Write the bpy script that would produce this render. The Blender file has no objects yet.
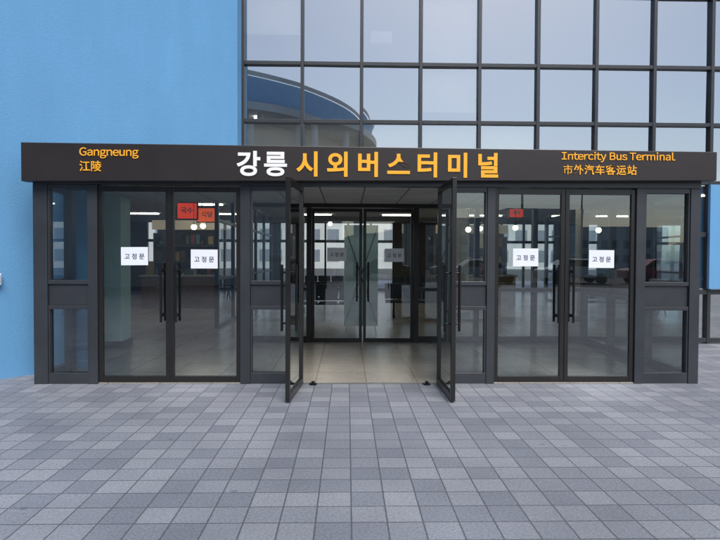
import bpy, bmesh, math, random
from mathutils import Matrix, Vector
random.seed(3)
R=math.radians
sc=bpy.context.scene
sc.view_settings.view_transform='Standard'; sc.view_settings.look='None'; sc.view_settings.exposure=0

# ---------------------------------------------------------------- materials
def mat_new(n):
    m=bpy.data.materials.new(n); m.use_nodes=True
    nt=m.node_tree; b=nt.nodes['Principled BSDF']; return m,nt,b
def N(nt,t,**k):
    n=nt.nodes.new(t)
    for a,v in k.items(): setattr(n,a,v)
    return n
def paint(name,col,rough=.5,metal=0,var=.12,scale=6,bump=0,bscale=80,spec=.5,streak=0):
    m,nt,b=mat_new(name); L=nt.links
    tc=N(nt,'ShaderNodeTexCoord'); no=N(nt,'ShaderNodeTexNoise'); no.inputs['Scale'].default_value=scale; no.inputs['Detail'].default_value=6
    L.new(tc.outputs['Object'],no.inputs['Vector'])
    r=N(nt,'ShaderNodeValToRGB')
    r.color_ramp.elements[0].position=.3; r.color_ramp.elements[1].position=.7
    r.color_ramp.elements[0].color=(*[c*(1-var) for c in col],1); r.color_ramp.elements[1].color=(*[min(1,c*(1+var)) for c in col],1)
    L.new(no.outputs['Fac'],r.inputs['Fac']); out=r.outputs['Color']
    if streak:
        mp=N(nt,'ShaderNodeMapping'); mp.inputs['Scale'].default_value=(1.5,1.5,.25); L.new(tc.outputs['Object'],mp.inputs['Vector'])
        n3=N(nt,'ShaderNodeTexNoise'); n3.inputs['Scale'].default_value=1.6; n3.inputs['Detail'].default_value=9; n3.inputs['Roughness'].default_value=.65; L.new(mp.outputs[0],n3.inputs['Vector'])
        mr=N(nt,'ShaderNodeMapRange'); mr.inputs['From Min'].default_value=.35; mr.inputs['From Max'].default_value=.65; mr.inputs['To Min'].default_value=1-streak; mr.inputs['To Max'].default_value=1+streak*.4
        L.new(n3.outputs['Fac'],mr.inputs['Value'])
        vm=N(nt,'ShaderNodeVectorMath',operation='SCALE'); L.new(out,vm.inputs[0]); L.new(mr.outputs[0],vm.inputs['Scale']); out=vm.outputs[0]
    L.new(out,b.inputs['Base Color'])
    b.inputs['Roughness'].default_value=rough; b.inputs['Metallic'].default_value=metal; b.inputs['Specular IOR Level'].default_value=spec
    if bump:
        n2=N(nt,'ShaderNodeTexNoise'); n2.inputs['Scale'].default_value=bscale; n2.inputs['Detail'].default_value=4
        L.new(tc.outputs['Object'],n2.inputs['Vector'])
        bu=N(nt,'ShaderNodeBump'); bu.inputs['Strength'].default_value=bump; bu.inputs['Distance'].default_value=.01
        L.new(n2.outputs['Fac'],bu.inputs['Height']); L.new(bu.outputs['Normal'],b.inputs['Normal'])
    return m
def glass(name,tint,refl,add=1.0,rough=0.0,gcol=(.95,.97,1)):
    m=bpy.data.materials.new(name); m.use_nodes=True; nt=m.node_tree; nt.nodes.clear(); L=nt.links
    o=N(nt,'ShaderNodeOutputMaterial'); t=N(nt,'ShaderNodeBsdfTransparent'); g=N(nt,'ShaderNodeBsdfGlossy'); mx=N(nt,'ShaderNodeMixShader')
    t.inputs['Color'].default_value=(*tint,1); g.inputs['Roughness'].default_value=rough; g.inputs['Color'].default_value=(*gcol,1)
    lw=N(nt,'ShaderNodeFresnel'); lw.inputs['IOR'].default_value=1.5
    ma=N(nt,'ShaderNodeMath',operation='MULTIPLY_ADD'); ma.use_clamp=True
    ma.inputs[1].default_value=add; ma.inputs[2].default_value=refl
    L.new(lw.outputs[0],ma.inputs[0]); L.new(ma.outputs[0],mx.inputs[0]); L.new(t.outputs[0],mx.inputs[1]); L.new(g.outputs[0],mx.inputs[2]); L.new(mx.outputs[0],o.inputs[0])
    tc=N(nt,'ShaderNodeTexCoord'); no=N(nt,'ShaderNodeTexNoise'); no.inputs['Scale'].default_value=.9; no.inputs['Detail'].default_value=0
    bu=N(nt,'ShaderNodeBump'); bu.inputs['Strength'].default_value=.04; bu.inputs['Distance'].default_value=.05
    L.new(tc.outputs['Object'],no.inputs['Vector']); L.new(no.outputs['Fac'],bu.inputs['Height']); L.new(bu.outputs['Normal'],g.inputs['Normal'])
    return m
def emis(name,col,s):
    m,nt,b=mat_new(name); b.inputs['Base Color'].default_value=(*col,1); b.inputs['Emission Color'].default_value=(*col,1); b.inputs['Emission Strength'].default_value=s; return m

def paver_mat(name,c1,c2,cm,w,h,mort,rough,off=0.0,bump=.5,spots=False):
    m,nt,b=mat_new(name); L=nt.links
    tc=N(nt,'ShaderNodeTexCoord')
    br=N(nt,'ShaderNodeTexBrick'); br.offset=off; br.squash=1
    br.inputs['Color1'].default_value=(*c1,1); br.inputs['Color2'].default_value=(*c2,1); br.inputs['Mortar'].default_value=(*cm,1)
    br.inputs['Scale'].default_value=1; br.inputs['Mortar Size'].default_value=mort; br.inputs['Mortar Smooth'].default_value=.2
    br.inputs['Brick Width'].default_value=w; br.inputs['Row Height'].default_value=h; br.inputs['Bias'].default_value=-.1
    L.new(tc.outputs['Object'],br.inputs['Vector'])
    no=N(nt,'ShaderNodeTexNoise'); no.inputs['Scale'].default_value=.55; no.inputs['Detail'].default_value=7; no.inputs['Roughness'].default_value=.6
    L.new(tc.outputs['Object'],no.inputs['Vector'])
    r=N(nt,'ShaderNodeMapRange'); r.inputs['From Min'].default_value=.3; r.inputs['From Max'].default_value=.7; r.inputs['To Min'].default_value=.78; r.inputs['To Max'].default_value=1.16
    L.new(no.outputs['Fac'],r.inputs['Value'])
    n2=N(nt,'ShaderNodeTexNoise'); n2.inputs['Scale'].default_value=60; n2.inputs['Detail'].default_value=7; n2.inputs['Roughness'].default_value=.7; L.new(tc.outputs['Object'],n2.inputs['Vector'])
    r2=N(nt,'ShaderNodeMapRange'); r2.inputs['From Min'].default_value=.3; r2.inputs['From Max'].default_value=.7; r2.inputs['To Min'].default_value=.66; r2.inputs['To Max'].default_value=1.32
    L.new(n2.outputs['Fac'],r2.inputs['Value'])
    mu=N(nt,'ShaderNodeMath',operation='MULTIPLY'); L.new(r.outputs[0],mu.inputs[0]); L.new(r2.outputs[0],mu.inputs[1])
    fac=mu.outputs[0]
    if spots:
        vo=N(nt,'ShaderNodeTexVoronoi'); vo.inputs['Scale'].default_value=2.2; L.new(tc.outputs['Object'],vo.inputs['Vector'])
        r3=N(nt,'ShaderNodeMapRange'); r3.inputs['From Min'].default_value=.035; r3.inputs['From Max'].default_value=.06; r3.inputs['To Min'].default_value=.72; r3.inputs['To Max'].default_value=1
        L.new(vo.outputs['Distance'],r3.inputs['Value']); m2=N(nt,'ShaderNodeMath',operation='MULTIPLY'); L.new(fac,m2.inputs[0]); L.new(r3.outputs[0],m2.inputs[1]); fac=m2.outputs[0]
    mm=N(nt,'ShaderNodeVectorMath',operation='SCALE'); L.new(br.outputs['Color'],mm.inputs[0]); L.new(fac,mm.inputs['Scale'])
    L.new(mm.outputs[0],b.inputs['Base Color'])
    bu=N(nt,'ShaderNodeBump'); bu.inputs['Strength'].default_value=bump; bu.inputs['Distance'].default_value=.004; bu.invert=True
    ad=N(nt,'ShaderNodeMath',operation='MULTIPLY_ADD'); ad.inputs[1].default_value=.35; L.new(n2.outputs['Fac'],ad.inputs[0]); L.new(br.outputs['Fac'],ad.inputs[2])
    L.new(ad.outputs[0],bu.inputs['Height']); L.new(bu.outputs['Normal'],b.inputs['Normal'])
    b.inputs['Roughness'].default_value=rough
    return m

M_wall=paint('blue_render',(.125,.335,.59),.75,var=.04,scale=1.2,bump=.35,bscale=45,streak=.05)
M_wall2=paint('blue_cladding',(.34,.52,.76),.6,var=.05,scale=1.2)
M_frame=paint('slate_aluminium',(.034,.038,.045),.32,var=.15,scale=3)
M_door=paint('bronze_black_aluminium',(.014,.013,.013),.28,var=.15,scale=4)
M_fascia=paint('fascia_panel',(.020,.0145,.0145),.42,var=.2,scale=2)
M_panel=paint('dark_panel',(.029,.032,.039),.42)
M_mull=paint('curtain_wall_mullion',(.028,.032,.038),.4)
M_glass=glass('door_glass',(.80,.87,.88),.07,1.8,gcol=(.90,.96,1))
M_glassR=glass('side_glass',(.78,.86,.87),.07,1.7,gcol=(.90,.96,1))
M_cw=glass('curtain_wall_glass',(.78,.82,.84),.48,.6,gcol=(.94,.98,1))
M_steel=paint('handle_black',(.02,.02,.022),.25,metal=.6)
M_steel2=paint('brushed_steel',(.45,.45,.46),.35,metal=1)
M_white=paint('paper_white',(.80,.83,.88),.7,var=.03)
M_ink=paint('ink_blue',(.02,.03,.10),.6)
M_orange=paint('letter_orange',(.98,.44,.02),.45,var=.04)
M_lwhite=paint('letter_white',(.9,.9,.9),.45,var=.03)
M_mint=paint('mint_paint',(.58,.82,.74),.6,var=.05)
M_beige=paint('beige_wall',(.50,.45,.37),.7,var=.08)
M_blind=paint('roller_blind',(.80,.72,.58),.8,var=.04)
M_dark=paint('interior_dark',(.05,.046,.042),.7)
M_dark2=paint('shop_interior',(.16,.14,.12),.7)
M_ceil=paver_mat('vestibule_ceiling_tiles',(.6,.6,.58),(.54,.54,.53),(.15,.15,.15),.6,.3,.012,.6,bump=.2)
M_pave=paver_mat('granite_pavers',(.285,.295,.325),(.18,.192,.228),(.10,.105,.118),.20,.20,.005,.70,spots=True)
M_floor=paver_mat('hall_floor_tiles',(.42,.385,.33),(.37,.34,.295),(.19,.175,.15),.6,.6,.005,.24,bump=.1)
M_asph=paint('asphalt',(.09,.09,.09),.9,scale=.3)
M_conc=paint('concrete',(.42,.41,.39),.8,scale=.4)
M_lightc=paint('pale_render',(.62,.62,.60),.8,scale=.4)
M_win=paint('window_grey',(.22,.25,.28),.3)
M_red=emis('red_sign',(.75,.05,.02),.8)
M_warm=emis('lamp_globe',(1,.86,.62),3.5)
M_strip=emis('fill_strip_glow',(1,.95,.87),10)  # glow of the added fill strips in the hall
M_orsign=emis('orange_sign',(.85,.12,.03),.7)
M_blsign=emis('blue_sign',(.04,.12,.42),.25)
M_counter=paint('wood_counter',(.25,.16,.10),.5)
PC=[paint('goods_%s'%n,c,.6) for n,c in (('cream',(.5,.45,.36)),('teal',(.15,.25,.27)),('red',(.30,.08,.06)),('blue',(.10,.15,.28)),('white',(.6,.6,.6)),('yellow',(.45,.33,.12)),('green',(.12,.2,.12)),('brown',(.16,.10,.06)),('black',(.03,.03,.03)))]
M_menu=emis('menu_panel',(.6,.5,.36),.25)

# ---------------------------------------------------------------- helpers
def empty(name,loc=(0,0,0),rot=(0,0,0),parent=None):
    e=bpy.data.objects.new(name,None); sc.collection.objects.link(e); e.location=loc; e.rotation_euler=rot
    if parent: e.parent=parent
    return e
def link(name,bm,mat,parent=None,bevel=0,smooth=False):
    me=bpy.data.meshes.new(name); bmesh.ops.recalc_face_normals(bm,faces=bm.faces); bm.to_mesh(me); bm.free()
    if smooth:
        for p in me.polygons: p.use_smooth=True
    me.materials.append(mat); o=bpy.data.objects.new(name,me); sc.collection.objects.link(o)
    if parent: o.parent=parent
    if bevel:
        b=o.modifiers.new('bevel','BEVEL'); b.width=bevel; b.segments=2; b.limit_method='ANGLE'
    return o
def addbox(bm,x0,x1,y0,y1,z0,z1):
    vs=[bm.verts.new(c) for c in [(x0,y0,z0),(x1,y0,z0),(x1,y1,z0),(x0,y1,z0),(x0,y0,z1),(x1,y0,z1),(x1,y1,z1),(x0,y1,z1)]]
    for f in [(0,3,2,1),(4,5,6,7),(0,1,5,4),(1,2,6,5),(2,3,7,6),(3,0,4,7)]: bm.faces.new([vs[i] for i in f])
def boxes(name,lst,mat,parent=None,bevel=0):
    bm=bmesh.new()
    for b in lst: addbox(bm,*b)
    return link(name,bm,mat,parent,bevel)
def quads(name,qs,mat,parent=None):
    bm=bmesh.new()
    for q in qs: bm.faces.new([bm.verts.new(p) for p in q])
    me=bpy.data.meshes.new(name); bm.to_mesh(me); bm.free(); me.materials.append(mat)
    o=bpy.data.objects.new(name,me); sc.collection.objects.link(o)
    if parent:o.parent=parent
    return o
def cyl(bm,p0,p1,r,seg=14,r2=None):
    p0=Vector(p0);p1=Vector(p1);d=p1-p0
    mt=Matrix.Translation((p0+p1)/2)@d.to_track_quat('Z','Y').to_matrix().to_4x4()
    bmesh.ops.create_cone(bm,cap_ends=True,segments=seg,radius1=r,radius2=r if r2 is None else r2,depth=d.length,matrix=mt)
def prism(name,pts,z0,z1,mat,parent=None):
    bm=bmesh.new(); a=[bm.verts.new((x,y,z0)) for x,y in pts]; b=[bm.verts.new((x,y,z1)) for x,y in pts]; n=len(pts)
    bm.faces.new(a); bm.faces.new(b)
    for i in range(n): bm.faces.new([a[i],a[(i+1)%n],b[(i+1)%n],b[i]])
    return link(name,bm,mat,parent)
def text(name,s,x,y,z,size,mat,parent,align='CENTER',bold=0.0,ext=.004,width=None,rotz=0):
    c=bpy.data.curves.new(name,'FONT'); c.body=s; c.size=size; c.align_x=align; c.extrude=ext; c.offset=bold
    c.materials.append(mat); o=bpy.data.objects.new(name,c); sc.collection.objects.link(o)
    o.location=(x,y,z); o.rotation_euler=(R(90),0,rotz); o.parent=parent
    if width:
        bpy.context.view_layer.update(); o.scale.x=width/max(o.dimensions.x,.001)
    return o
ADV={'G':.72,'a':.57,'n':.61,'g':.57,'e':.56,'u':.61,'I':.44,'t':.40,'r':.43,'c':.51,'i':.30,'y':.54,'B':.68,'s':.48,'T':.60,'m':.93,'l':.30,' ':.24}
def latin(name,s,x0,x1,y,z,size,mat,parent,bold):
    tot=sum(ADV[c] for c in s); k=(x1-x0)/tot; x=x0
    P=empty(name,(0,0,0),parent=parent)
    for c in s:
        if c!=' ':
            o=text('letter',chr(ord(c)+0xFEE0),x+ADV[c]*k/2,y,z,size,mat,P,bold=bold)
            o.scale.x=min(1.0,k/size)
            if c=='I': o.location.x-=.008
        x+=ADV[c]*k

# ---------------------------------------------------------------- ground
quads('ground',[[(-400,-400,-.02),(400,-400,-.02),(400,400,-.02),(-400,400,-.02)]],M_asph)
quads('pavement',[[(-24,-22,0),(24,-22,0),(24,30,0),(-24,30,0)]],M_pave)

# ---------------------------------------------------------------- vestibule
ZC=2.40; YG=3.14
XL,XR=-3.832,3.927
V=empty('entrance_vestibule')
boxes('floor',[(XL+.02,XR-.02,.02,YG,.002,.012)],M_floor,V)
boxes('threshold',[(-.77,.85,-.015,.019,.001,.010)],M_steel2,V)
T0,T1=0,.12
posts=[(-3.832,-3.674),(-3.209,-3.106),(-1.469,-1.354),(-.928,-.777),(.852,.992),(1.403,1.497),(3.164,3.271),(3.807,3.927)]
boxes('posts',[(a,b,T0,T1,0,2.30) for a,b in posts],M_frame,V,.004)
boxes('head_beam',[(XL,XR,T0,T1,2.302,2.40)],M_frame,V,.003)
sl=[(-3.674,-3.209),(-1.354,-.928),(.992,1.403),(3.271,3.807)]
rails=[];pan=[];gl=[]
for a,b in sl:
    rails+= [(a+.001,b-.001,.012,.108,2.245,2.30),(a+.001,b-.001,.012,.108,1.155,1.20),(a+.001,b-.001,.012,.108,.865,.91),(a+.001,b-.001,.012,.108,.0,.125)]
    rails+= [(a+.001,a+.018,.016,.104,1.20,2.245),(b-.018,b-.001,.016,.104,1.20,2.245),(a+.001,a+.018,.016,.104,.125,.865),(b-.018,b-.001,.016,.104,.125,.865)]
    pan.append((a+.001,b-.001,.035,.085,.91,1.155))
    gl+= [[(a,.06,1.2),(b,.06,1.2),(b,.06,2.245),(a,.06,2.245)],[(a,.06,.125),(b,.06,.125),(b,.06,.865),(a,.06,.865)]]
boxes('sidelight_rails',rails,M_frame,V,.003)
boxes('sidelight_panels',pan,M_panel,V,.003)
quads('sidelight_glass',gl,M_glass,V)
def sidewall(nm,x0,x1,ys):
    fr=[];g=[];pn=[]
    xm=(x0+x1)/2
    for i,y in enumerate(ys):
        if i>0: fr.append((x0,x1,y-.05,y+.05,0,2.40))
        if i<len(ys)-1:
            a=y+(.12 if i==0 else .05); b=ys[i+1]-.05
            for z0,z1 in [(2.25,2.40),(1.145,1.20),(.865,.92),(0,.125)]: fr.append((x0+.01,x1-.01,a+.001,b-.001,z0,z1))
            pn.append((xm-.02,xm+.02,a+.001,b-.001,.92,1.145))
            g+= [[(xm,a,1.2),(xm,b,1.2),(xm,b,2.25),(xm,a,2.25)],[(xm,a,.125),(xm,b,.125),(xm,b,.865),(xm,a,.865)]]
    boxes(nm+'_frame',fr,M_frame,V,.003); boxes(nm+'_panels',pn,M_panel,V); quads(nm+'_glass',g,M_glassR,V)
sidewall('right_side',XR-.10,XR,[0,1.05,2.10,3.08])
sidewall('left_side',XL,XL+.10,[0,.74])
boxes('roof_slab',[(XL,XR,.125,YG-.06,2.47,2.56)],M_conc,V)
boxes('ceiling',[(XL+.1,XR-.1,.125,YG-.06,ZC,2.465)],M_ceil,V)
ip=[(-2.06,-1.96),(-.93,-.845),(.915,1.0),(1.97,2.05),(2.98,3.06)]
boxes('inner_posts',[(a,b,YG-.06,YG+.06,0,2.33) for a,b in ip],M_door,V,.003)
boxes('inner_head',[(-2.06,XR,YG-.06,YG+.06,2.332,2.47)],M_door,V,.003)
ig=[];ir=[]
for a,b in [(-1.96,-.93),(1.0,1.97),(2.05,2.98),(3.06,XR)]:
    ig.append([(a,YG,.1),(b,YG,.1),(b,YG,2.33),(a,YG,2.33)])
    ir+= [(a+.001,b-.001,YG-.04,YG+.04,0,.12),(a+.001,b-.001,YG-.04,YG+.04,.90,.96)]
quads('inner_glass',ig,M_glass,V); boxes('inner_rails',ir,M_door,V,.002)

# fascia sign
S=empty('terminal_name_sign')
bm=bmesh.new()
x0,x1=-3.885,4.02
a,b_,c,d_=2.315,2.378,2.708,2.748
vs=[bm.verts.new(p) for p in [(x0,-.13,a),(x1,-.13,b_),(x1,-.13,c),(x0,-.13,d_),(x0,0-.002,a),(x1,-.002,b_),(x1,-.002,c),(x0,-.002,d_)]]
for f in [(0,1,2,3),(5,4,7,6),(0,3,7,4),(1,5,6,2),(3,2,6,7),(0,4,5,1)]: bm.faces.new([vs[i] for i in f])
link('fascia',bm,M_fascia,S,.006)
boxes('side_fascia',[(x1-.085,x1,0,3.0,2.40,2.69),(x0,x0+.05,0,.8,2.40,2.73)],M_fascia,S)
FY=-.136
def fx(px): 
    u=(px-360)/556; return 6.33*(u+.0227)/(1-.0227*u)-.228
zb=2.42
for ch,px,m in [('강',248.5,M_lwhite),('릉',275.5,M_lwhite),('시',308,M_orange),('외',338,M_orange),('버',368,M_orange),('스',398,M_orange),('터',427,M_orange),('미',457,M_orange),('널',487,M_orange)]:
    text('letter',ch,fx(px),FY,zb,.295,m,S,bold=.008)
latin('letters_gangneung','Gangneung',fx(80),fx(139),FY,2.605,.118,M_orange,S,.0012)
text('letters_hanja','江陵',fx(80),FY,2.44,.125,M_orange,S,'LEFT',bold=.001)
latin('letters_intercity','Intercity Bus Terminal',fx(561),fx(672),FY,2.605,.112,M_orange,S,.0012)
for i,ch in enumerate('市外汽车客运站'):
    text('letter',ch,fx(566.5+i*10.6),FY,2.445,.118,M_orange,S,bold=0 if i==0 else .0012)

# ---------------------------------------------------------------- doors
def door(w,h,loc,s=1,ang=0,th=.045,name='glass_door'):
    D=empty(name,loc,(0,0,R(ang)))
    def bx(a,b,y0,y1,z0,z1):
        a,b=sorted((s*a,s*b)); return (a,b,y0,y1,z0,z1)
    st=.048; t=th/2
    boxes('frame',[bx(0,st,-t,t,.015,h),bx(w-st,w,-t,t,.015,h),bx(st,w-st,-t+.001,t-.001,h-.06,h),bx(st,w-st,-t+.001,t-.001,.015,.085)],M_door,D,.003)
    quads('pane',[[(s*st,0,.085),(s*(w-st),0,.085),(s*(w-st),0,h-.06),(s*st,0,h-.06)]],M_glass,D)
    bm=bmesh.new(); hx=s*(w-.085)
    for sy in (-1,1):
        cyl(bm,(hx,sy*.075,.72),(hx,sy*.075,1.40),.014)
        for z in (.80,1.32):
            cyl(bm,(hx,0,z),(hx,sy*.075,z),.011)
            cyl(bm,(hx,sy*.004,z),(hx,sy*.012,z),.022)
    o=link('handle',bm,M_steel,D,smooth=True); o.modifiers.new('es','EDGE_SPLIT')
    bm=bmesh.new(); cyl(bm,(s*.03,0,0.0),(s*.03,0,.016),.018); link('pivot',bm,M_steel2,D)
    return D
def notice(cx,y,cz,w,h,parent,rot=0):
    P=empty('paper_notice',(cx,y,cz),(0,R(random.uniform(-1,1)),rot)); P.parent=parent
    boxes('sheet',[(-w/2,w/2,-.002,0,-h/2,h/2)],M_white,P)
    for i,c in enumerate('고정문'):
        text('character',c,(i-1)*w*.27,-.0035,-h*.14,w*.23,M_ink,P,ext=.0005,bold=.0008)
DY=.05; H=2.285
wl=(1.637)/2
d=door(wl,H,(-3.104,DY,0),1); notice(.41,-.008,1.48,.31,.21,d)
d=door(wl-.004,H,(-1.471,DY,0),-1); notice(-.42,-.008,1.45,.31,.22,d)
d=door(.829,H,(1.499,DY,0),1); notice(.37,-.008,1.485,.30,.21,d)
d=door(.829,H,(3.162,DY,0),-1); notice(-.39,-.008,1.47,.30,.21,d)
door(.835,H,(-.755,-.035,0),1,-95)
door(.835,H,(.835,-.035,0),-1,91)
d=door(.865,2.32,(-.842,YG,0),1,0); notice(.43,-.028,1.53,.33,.23,d)
d=door(.865,2.32,(.912,YG,0),-1,0); notice(-.33,-.028,1.52,.33,.23,d)

# ---------------------------------------------------------------- building
B=empty('bus_terminal_building')
HT=12.0
def wy(x): return .27+(x+4.37)*1.034
def obl(x0,x1,th=.22):
    n=Vector((-1.034,1)).normalized()*th
    a=(x0,wy(x0)); b=(x1,wy(x1))
    return [a,b,(b[0]+n.x,b[1]+n.y),(a[0]+n.x,a[1]+n.y)]
prism('blue_wall_lower',obl(-13,-3.62),0,2.62,M_wall,B)
prism('blue_wall_upper',obl(-13,-2.03),2.62,HT,M_wall,B)
boxes('wall_return',[(-2.2,-2.032,2.72,YG-.08,2.62,HT)],M_wall,B)
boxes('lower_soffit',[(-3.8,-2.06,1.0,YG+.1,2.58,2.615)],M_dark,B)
xs=[-2.02+1.0115*i for i in range(0,14)]
hz=[3.80,4.78,6.0,7.2,8.4,9.6,10.8,12]
xe=xs[-1]
boxes('mullions',[(x-.028,x+.028,YG-.07,YG+.05,2.57,HT) for x in xs[:7]]+[(x-.028,x+.028,YG-.07,YG+.05,0,HT) for x in xs[7:]]+[(4.02,4.08,YG-.07,YG+.05,0,2.56)],M_mull,B,.003)
tr=[]
for i in range(len(xs)-1):
    for z in hz+[2.80]: tr.append((xs[i]+.029,xs[i+1]-.029,YG-.062,YG+.042,z-.03,z+.03))
    if i>=6:
        for z in (.06,.9,1.9): tr.append((xs[i]+.029+(.05 if i==6 else 0),xs[i+1]-.029,YG-.062,YG+.042,z-.04,z+.04))
boxes('transoms',tr,M_mull,B,.003)
boxes('blue_pier',[(6.02,7.2,YG-.14,YG-.075,.96,2.76)],M_wall,B,.004)
g=[]
lv=[2.57]+[2.80]+hz
for i in range(len(xs)-1):
    for j in range(len(lv)-1):
        e=[random.uniform(-.006,.006) for _ in range(3)]
        a,b,c,dn=xs[i],xs[i+1],lv[j],lv[j+1]
        g.append([(a,YG+e[0],c),(b,YG+e[1],c),(b,YG+e[1]+e[2],dn),(a,YG+e[0]+e[2],dn)])
quads('upper_glass',g,M_cw,B)
g=[]
for i in range(6,len(xs)-1):
    for z0,z1 in ((0,.9),(.9,1.9),(1.9,2.57)):
        g.append([(max(xs[i],4.03),YG,z0),(xs[i+1],YG,z0),(xs[i+1],YG,z1),(max(xs[i],4.03),YG,z1)])
quads('lower_glass',g,M_cw,B)
bl=[]
for i,z0,z1 in ((3,4.82,6.0),(0,2.9,3.76),(1,2.9,3.76),(2,2.9,3.76),(3,2.9,3.76),(4,3.1,3.76),(3,4.0,4.74),(0,5.3,6.0)):
    bl.append((xs[i]+.04,xs[i+1]-.04,YG+.07,YG+.076,z0,z1))
boxes('roller_blinds',bl,M_blind,B)
boxes('side_wall_right',[(xe,xe+.3,YG-.1,18,0,HT)],M_wall,B)
ox=[(-9,-6),(-3.2,1.8),(4.6,8.6)]
seg=[];q=-14
for a,b in ox: seg.append((q,a,18,18.3,0,3.0)); q=b
seg.append((q,xe+.3,18,18.3,0,3.0)); seg.append((-14,xe+.3,18,18.3,3.0,HT))
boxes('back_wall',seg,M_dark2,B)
bf=[]
for a,b in ox:
    n=int(round((b-a)/1.0))
    for i in range(n+1): x=a+(b-a)*i/n; bf.append((x-.04,x+.04,18.05,18.2,0,2.99))
    for i in range(n): 
        x=a+(b-a)*i/n
        for z in (.08,2.2): bf.append((x+.041,x+(b-a)/n-.041,18.06,18.19,z-.06,z+.06))
boxes('back_door_frames',bf,M_door,B)
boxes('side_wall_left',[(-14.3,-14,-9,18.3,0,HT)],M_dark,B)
prism('roof',[(-14.3,-9.5),(-13,wy(-13)-.02),(-2.03,wy(-2.03)-.02),(-2.03,YG-.1),(xe+.3,YG-.1),(xe+.3,18.3),(-14.3,18.3)],HT+.002,HT+.5,M_conc,B)
prism('hall_floor',[(-12.9,-8),(-3.75,1.1),(-3.7,YG),(xe,YG+.08),(xe,18),(-14,18)],.0,.011,M_floor,B)
boxes('mezzanine',[(-13.9,xe-.1,5.2,17.9,3.0,3.35)],M_beige,B)
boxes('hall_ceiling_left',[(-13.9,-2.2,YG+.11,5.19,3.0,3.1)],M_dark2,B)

# ---------------------------------------------------------------- hall fittings
c=empty('hall_column'); boxes('shaft',[(-4.25,-3.84,2.5,2.9,.012,2.95)],M_mint,c,.01); boxes('base',[(-4.27,-3.82,2.48,2.92,.011,.12)],M_dark,c)
for x,y in ((2.6,7.5),(-1.6,8.5),(5.4,6.5)):
    c=empty('hall_column'); boxes('shaft',[(x-.2,x+.2,y-.2,y+.2,.012,3.0)],M_beige,c,.01); boxes('base',[(x-.22,x+.22,y-.22,y+.22,.011,.12)],M_dark,c)
xb=empty('x_banner',(.035,4.2,0))
boxes('banner',[(-.325,.325,.02,.026,.16,2.10)],M_mint,xb)
bm=bmesh.new()
for a,b in (((-.32,0,.17),(.32,0,2.09)),((.32,0,.17),(-.32,0,2.09))): cyl(bm,a,b,.008,8)
cyl(bm,(0,-.01,1.13),(0,-.45,.015),.01,8); cyl(bm,(-.1,0,.9),(-.3,.1,.015),.009,8); cyl(bm,(.1,0,.9),(.3,.1,.015),.009,8)
link('stand',bm,M_steel,xb)
def pendant(x,y,z,r=.065,top=3.0):
    P=empty('pendant_lamp',(x,y,z)); bm=bmesh.new(); bmesh.ops.create_uvsphere(bm,u_segments=20,v_segments=12,radius=r); link('globe',bm,M_warm,P,smooth=True)
    bm=bmesh.new(); cyl(bm,(0,0,r*.9),(0,0,top-z),.006,6); cyl(bm,(0,0,r*.85),(0,0,r*1.2),.03,10); link('cord',bm,M_steel,P)
def hx(px,D):
    u=(px-360)/556; return D*(u+.0227)/(1-.0227*u)-.228
def hz_(py,D): return 1.47+(258-py)*D/556
for px,py,D in ((194,228,12.4),(203,227,13),(468,229,12.2),(480,228,13.2),(515,227,12.5),(330,224,16)):
    pendant(hx(px,D),D-6.46,hz_(py,D))
def shop_sign(px,py,D,w,h,t,m,ts=None):
    P=empty('shop_sign',(hx(px,D),D-6.46,hz_(py,D)))
    boxes('panel',[(-w/2,w/2,0,.08,-h/2,h/2)],m,P,.01); boxes('rim',[(-w/2-.02,w/2+.02,.02,.10,-h/2-.02,h/2+.02)],M_steel,P)
    text('lettering',t,0,-.004,-h*.13,ts or h*.45,M_lwhite,P,bold=.004)
    bm=bmesh.new(); cyl(bm,(-w*.3,.05,h/2),(-w*.3,.05,3.0-P.location.z),.01,6); cyl(bm,(w*.3,.05,h/2),(w*.3,.05,3.0-P.location.z),.01,6); link('hanger',bm,M_steel,P)
shop_sign(187,212,12.4,.42,.34,'국수',M_red)
shop_sign(207,216,12.5,.44,.30,'식당',M_orsign)
shop_sign(516,212,12.8,.32,.2,'매표',M_red)
rs=random.Random(8)
for x,y,w in ((-8.6,8.5,3),(-4.9,9.5,2.4),(3.9,11.0,2.4),(8.6,8.6,2.8)):
    K=empty('shop_counter',(x,y,0))
    boxes('body',[(-w/2,w/2,0,.6,.012,.9)],M_counter,K,.01); boxes('top',[(-w/2-.05,w/2+.05,-.05,.65,.902,.95)],M_beige,K,.008)
    boxes('shelves',[(-w/2,w/2,1.0,1.35,z,z+.03) for z in (.3,.8,1.3,1.8)]+[(-w/2,-w/2+.04,1.0,1.36,.012,2.2),(w/2-.04,w/2,1.0,1.36,.012,2.2),(-w/2,w/2,1.37,1.4,.012,2.6)],M_dark2,K)
    groups={}
    for z in (.33,.83,1.33,1.83):
        q=-w/2+.06
        while q<w/2-.2:
            ww=rs.uniform(.05,.16); hh=rs.uniform(.12,.34)
            if rs.random()<.75: groups.setdefault(rs.randrange(len(PC)),[]).append((q,q+ww,1.02,1.3,z+.032,z+hh))
            q+=ww+rs.uniform(.01,.06)
    q=-w/2+.1
    for _ in range(4):
        ww=rs.uniform(.12,.28); groups.setdefault(rs.randrange(len(PC)),[]).append((q,q+ww,.1,.3,.952,.952+rs.uniform(.12,.45))); q+=ww+rs.uniform(.1,.3)
    for kx,v in groups.items(): boxes('goods',v,PC[kx],K)
    boxes('menu_board',[(-w/2,w/2,.9,.95,2.3,2.58)],M_menu,K)
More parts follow.
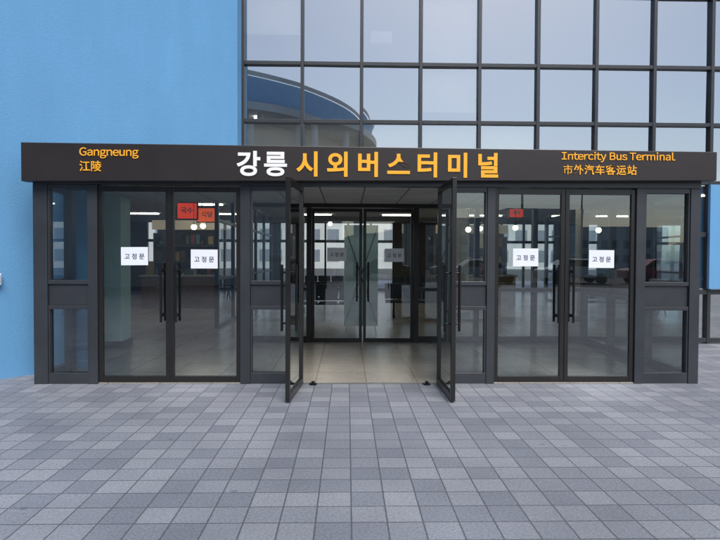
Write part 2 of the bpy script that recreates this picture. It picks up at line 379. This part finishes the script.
for x in (-2.9,6.8):
    K=empty('glass_partition',(x,0,0))
    boxes('frame',[(-.04,.04,y-.04,y+.04,.012,2.9) for y in (5,6.6,8.2,9.8,11.4,13)]+[(-.03,.03,y+.041,y+1.559,z,z+.06) for y in (5,6.6,8.2,9.8,11.4) for z in (.02,1.0,2.2,2.84)],M_frame,K)
    quads('pane',[[(0,5,.05),(0,13,.05),(0,13,2.85),(0,5,2.85)]],M_glassR,K)
for x,y in ((-.9,6.2),(1.6,6.8),(-.9,7.6),(2.2,12),(-.8,12.5)):
    K=empty('waiting_bench',(x,y,0)); 
    boxes('seats',[(-.9+i*.46,-.9+i*.46+.42,0,.42,.42,.45) for i in range(4)]+[(-.9+i*.46,-.9+i*.46+.42,.40,.44,.47,.85) for i in range(4)],M_frame,K,.008)
    bm=bmesh.new(); cyl(bm,(-.9,.2,.40),(.9,.2,.40),.02)
    for q in (-.7,.7): cyl(bm,(q,.02,.02),(q,.2,.4),.018); cyl(bm,(q,.4,.02),(q,.2,.4),.018)
    link('legs',bm,M_steel,K)
K=empty('hall_fill_light')
boxes('fill_strips',[(x,x+1.2,y,y+.12,2.96,2.985) for x in (-8,-5,-2,1,4,7) for y in (6.5,9.5,13)],M_strip,K)  # glowing strips added under the ceiling to brighten hall and vestibule
K=empty('floodlight',(.35,YG+.25,5.35)); boxes('housing',[(-.2,.2,0,.14,-.12,.12)],M_steel2,K,.02); boxes('lens',[(-.17,.17,-.012,-.002,-.09,.09)],M_white,K)
bm=bmesh.new(); cyl(bm,(0,.1,.12),(0,.1,6.6),.02,8); link('bracket',bm,M_steel,K)
K=empty('wall_socket_box',(-4.40,wy(-4.40)-.03,1.20),(0,0,R(45.9))); boxes('box',[(-.06,.06,-.05,-.002,-.07,.07)],M_white,K,.01); boxes('cover',[(-.045,.045,-.058,-.0505,-.05,.05)],M_steel2,K,.004)
for x in (-.62,.70):
    K=empty('door_stop',(x,-.04,0)); bm=bmesh.new(); cyl(bm,(0,0,.0),(0,0,.018),.045,16); cyl(bm,(0,0,.018),(0,0,.04),.02,12); link('body',bm,M_steel,K)

# ---------------------------------------------------------------- across the plaza (seen reflected)
C=empty('round_hall_building')
cx,cy=-16.5,-36; n=64
def ring(r,z): return [(cx+r*math.cos(R(-10+200*i/n)),cy+r*math.sin(R(-10+200*i/n)),z) for i in range(n+1)]
def strip(bm,A,Bb):
    a=[bm.verts.new(p) for p in A]; b=[bm.verts.new(p) for p in Bb]
    for i in range(len(A)-1): bm.faces.new([a[i],a[i+1],b[i+1],b[i]])
bm=bmesh.new()
strip(bm,ring(18,10.9),ring(18.2,12.5)); strip(bm,ring(18.2,12.5),ring(9,12.8)); link('blue_band',bm,M_wall2,C)
bm=bmesh.new(); strip(bm,ring(18.5,10.4),ring(18.5,10.89)); strip(bm,ring(18.5,10.4),ring(15,10.4)); strip(bm,ring(15.5,0),ring(15.5,10.4)); strip(bm,ring(18.3,12.51),ring(18.3,12.8)); link('soffit_wall',bm,M_lightc,C)
bm=bmesh.new()
for i in range(20,64,5):
    t=R(-10+200*i/64); bmesh.ops.create_uvsphere(bm,u_segments=10,v_segments=6,radius=.16,matrix=Matrix.Translation((cx+17*math.cos(t),cy+17*math.sin(t),10.3)))
link('soffit_lamps',bm,emis('soffit_lamp',(1,.97,.9),8),C)
bm=bmesh.new(); 
for i in range(0,64,4):
    t=R(-10+200*i/64); cyl(bm,(cx+17.6*math.cos(t),cy+17.6*math.sin(t),0),(cx+17.6*math.cos(t),cy+17.6*math.sin(t),10.4),.25,10)
link('columns',bm,M_lightc,C)
O=empty('apartment_block')
for x,w,h,y in ((14,10,7,-70),(30,12,9,-78),(-30,14,8,-75),(48,16,7,-90)):
    boxes('block',[(x-w/2,x+w/2,y-8,y,0,h)],M_lightc,O)
    boxes('windows',[(x-w/2+1+i*1.8,x-w/2+2+i*1.8,y,y+.05,1+j*2.4,2.3+j*2.4) for i in range(int(w/1.8)-1) for j in range(int(h/2.6))],M_win,O)
O=empty('apartment_block',(0,0,0)); boxes('block',[(-30,34,70,80,0,12)],M_lightc,O); boxes('windows',[(-29+i*2.6,-27.4+i*2.6,69.95,69.999,1+j*2.8,2.6+j*2.8) for i in range(24) for j in range(4)],M_win,O)
bm=bmesh.new(); rh=random.Random(5); top=[];bot=[]
for i in range(121):
    t=R(180+i*1.5); hgt=9+5*math.sin(i*.23)+3*math.sin(i*.61+1)+rh.uniform(0,1.5)
    top.append(bm.verts.new((330*math.cos(t),330*math.sin(t),hgt))); bot.append(bm.verts.new((300*math.cos(t),300*math.sin(t),-.1)))
for i in range(120): bm.faces.new([bot[i],bot[i+1],top[i+1],top[i]])
link('hills',bm,paint('hill_green',(.10,.13,.12),.9,scale=.03),None)
for x,y in ((10,-26),(17,-34),(24,-28),(6,-46)):
    L_=empty('street_lamp',(x,y,0)); bm=bmesh.new(); cyl(bm,(0,0,0),(0,0,8),.09,10,.05); cyl(bm,(0,0,7.9),(1.4,0,8.3),.04,8); cyl(bm,(0,0,0),(0,0,.5),.14,10); link('pole',bm,M_conc,L_); boxes('head',[(1.2,1.9,-.12,.12,8.24,8.36)],M_steel2,L_,.03)
def car(x,y,m,rot=0):
    K=empty('parked_car',(x,y,0),(0,0,R(rot)))
    prof=[(-2.2,.35),(-2.2,.85),(-1.9,.95),(-1.35,1.0),(-.75,1.45),(.7,1.47),(1.25,1.05),(2.0,.92),(2.2,.75),(2.2,.35)]
    bm=bmesh.new(); a=[bm.verts.new((p[0],-.85,p[1])) for p in prof]; b=[bm.verts.new((p[0],.85,p[1])) for p in prof]
    bm.faces.new(a); bm.faces.new(b)
    for i in range(len(prof)): bm.faces.new([a[i],a[(i+1)%len(prof)],b[(i+1)%len(prof)],b[i]])
    link('body',bm,m,K,.06)
    for s in (-1,1):
        quads('window',[[(-1.15,s*.866,1.0),(1.0,s*.866,1.02),(.62,s*.866,1.38),(-.72,s*.866,1.38)]],M_steel,K)
    bm=bmesh.new()
    for q in (-1.4,1.4):
        for s in (-.8,.8): cyl(bm,(q,s-.1,.32),(q,s+.1,.32),.32,20)
    link('wheels',bm,M_dark,K)
CM=[paint('car_white',(.75,.75,.75),.25),paint('car_silver',(.4,.41,.43),.25),paint('car_dark',(.04,.045,.06),.2),paint('car_red',(.35,.03,.03),.25)]
for i,x in enumerate((-9,-3.5,2.5,8,13.5,19)): car(x,-27-(i%2)*.4,CM[(i*3)%4])

# ---------------------------------------------------------------- light
w=bpy.data.worlds.new('World'); sc.world=w; w.use_nodes=True; nt=w.node_tree
sky=nt.nodes.new('ShaderNodeTexSky'); sky.sky_type='NISHITA'; sky.sun_disc=False; EL=R(50); AZ=R(165)
sky.sun_elevation=EL; sky.sun_rotation=AZ; sky.air_density=1; sky.dust_density=1.6
bg=nt.nodes['Background']; nt.links.new(sky.outputs[0],bg.inputs[0]); bg.inputs[1].default_value=.15
sl_=bpy.data.lights.new('sun','SUN'); sl_.energy=3.1; sl_.angle=R(38); sl_.color=(1,.955,.89)
so=bpy.data.objects.new('sun',sl_); sc.collection.objects.link(so)
d=Vector((math.sin(AZ)*math.cos(EL),math.cos(AZ)*math.cos(EL),math.sin(EL)))
so.rotation_euler=d.to_track_quat('Z','Y').to_euler(); so.location=(0,0,30)

cam=bpy.data.cameras.new('camera'); co=bpy.data.objects.new('camera',cam); sc.collection.objects.link(co); sc.camera=co
cam.sensor_width=36; cam.lens=27.8; cam.clip_end=2000; cam.clip_start=.05
co.matrix_world=Matrix.Translation((-.228,-6.46,1.47))@Matrix.Rotation(R(-1.3),4,'Z')@Matrix.Rotation(R(90-1.24),4,'X')@Matrix.Rotation(R(.25),4,'Z')
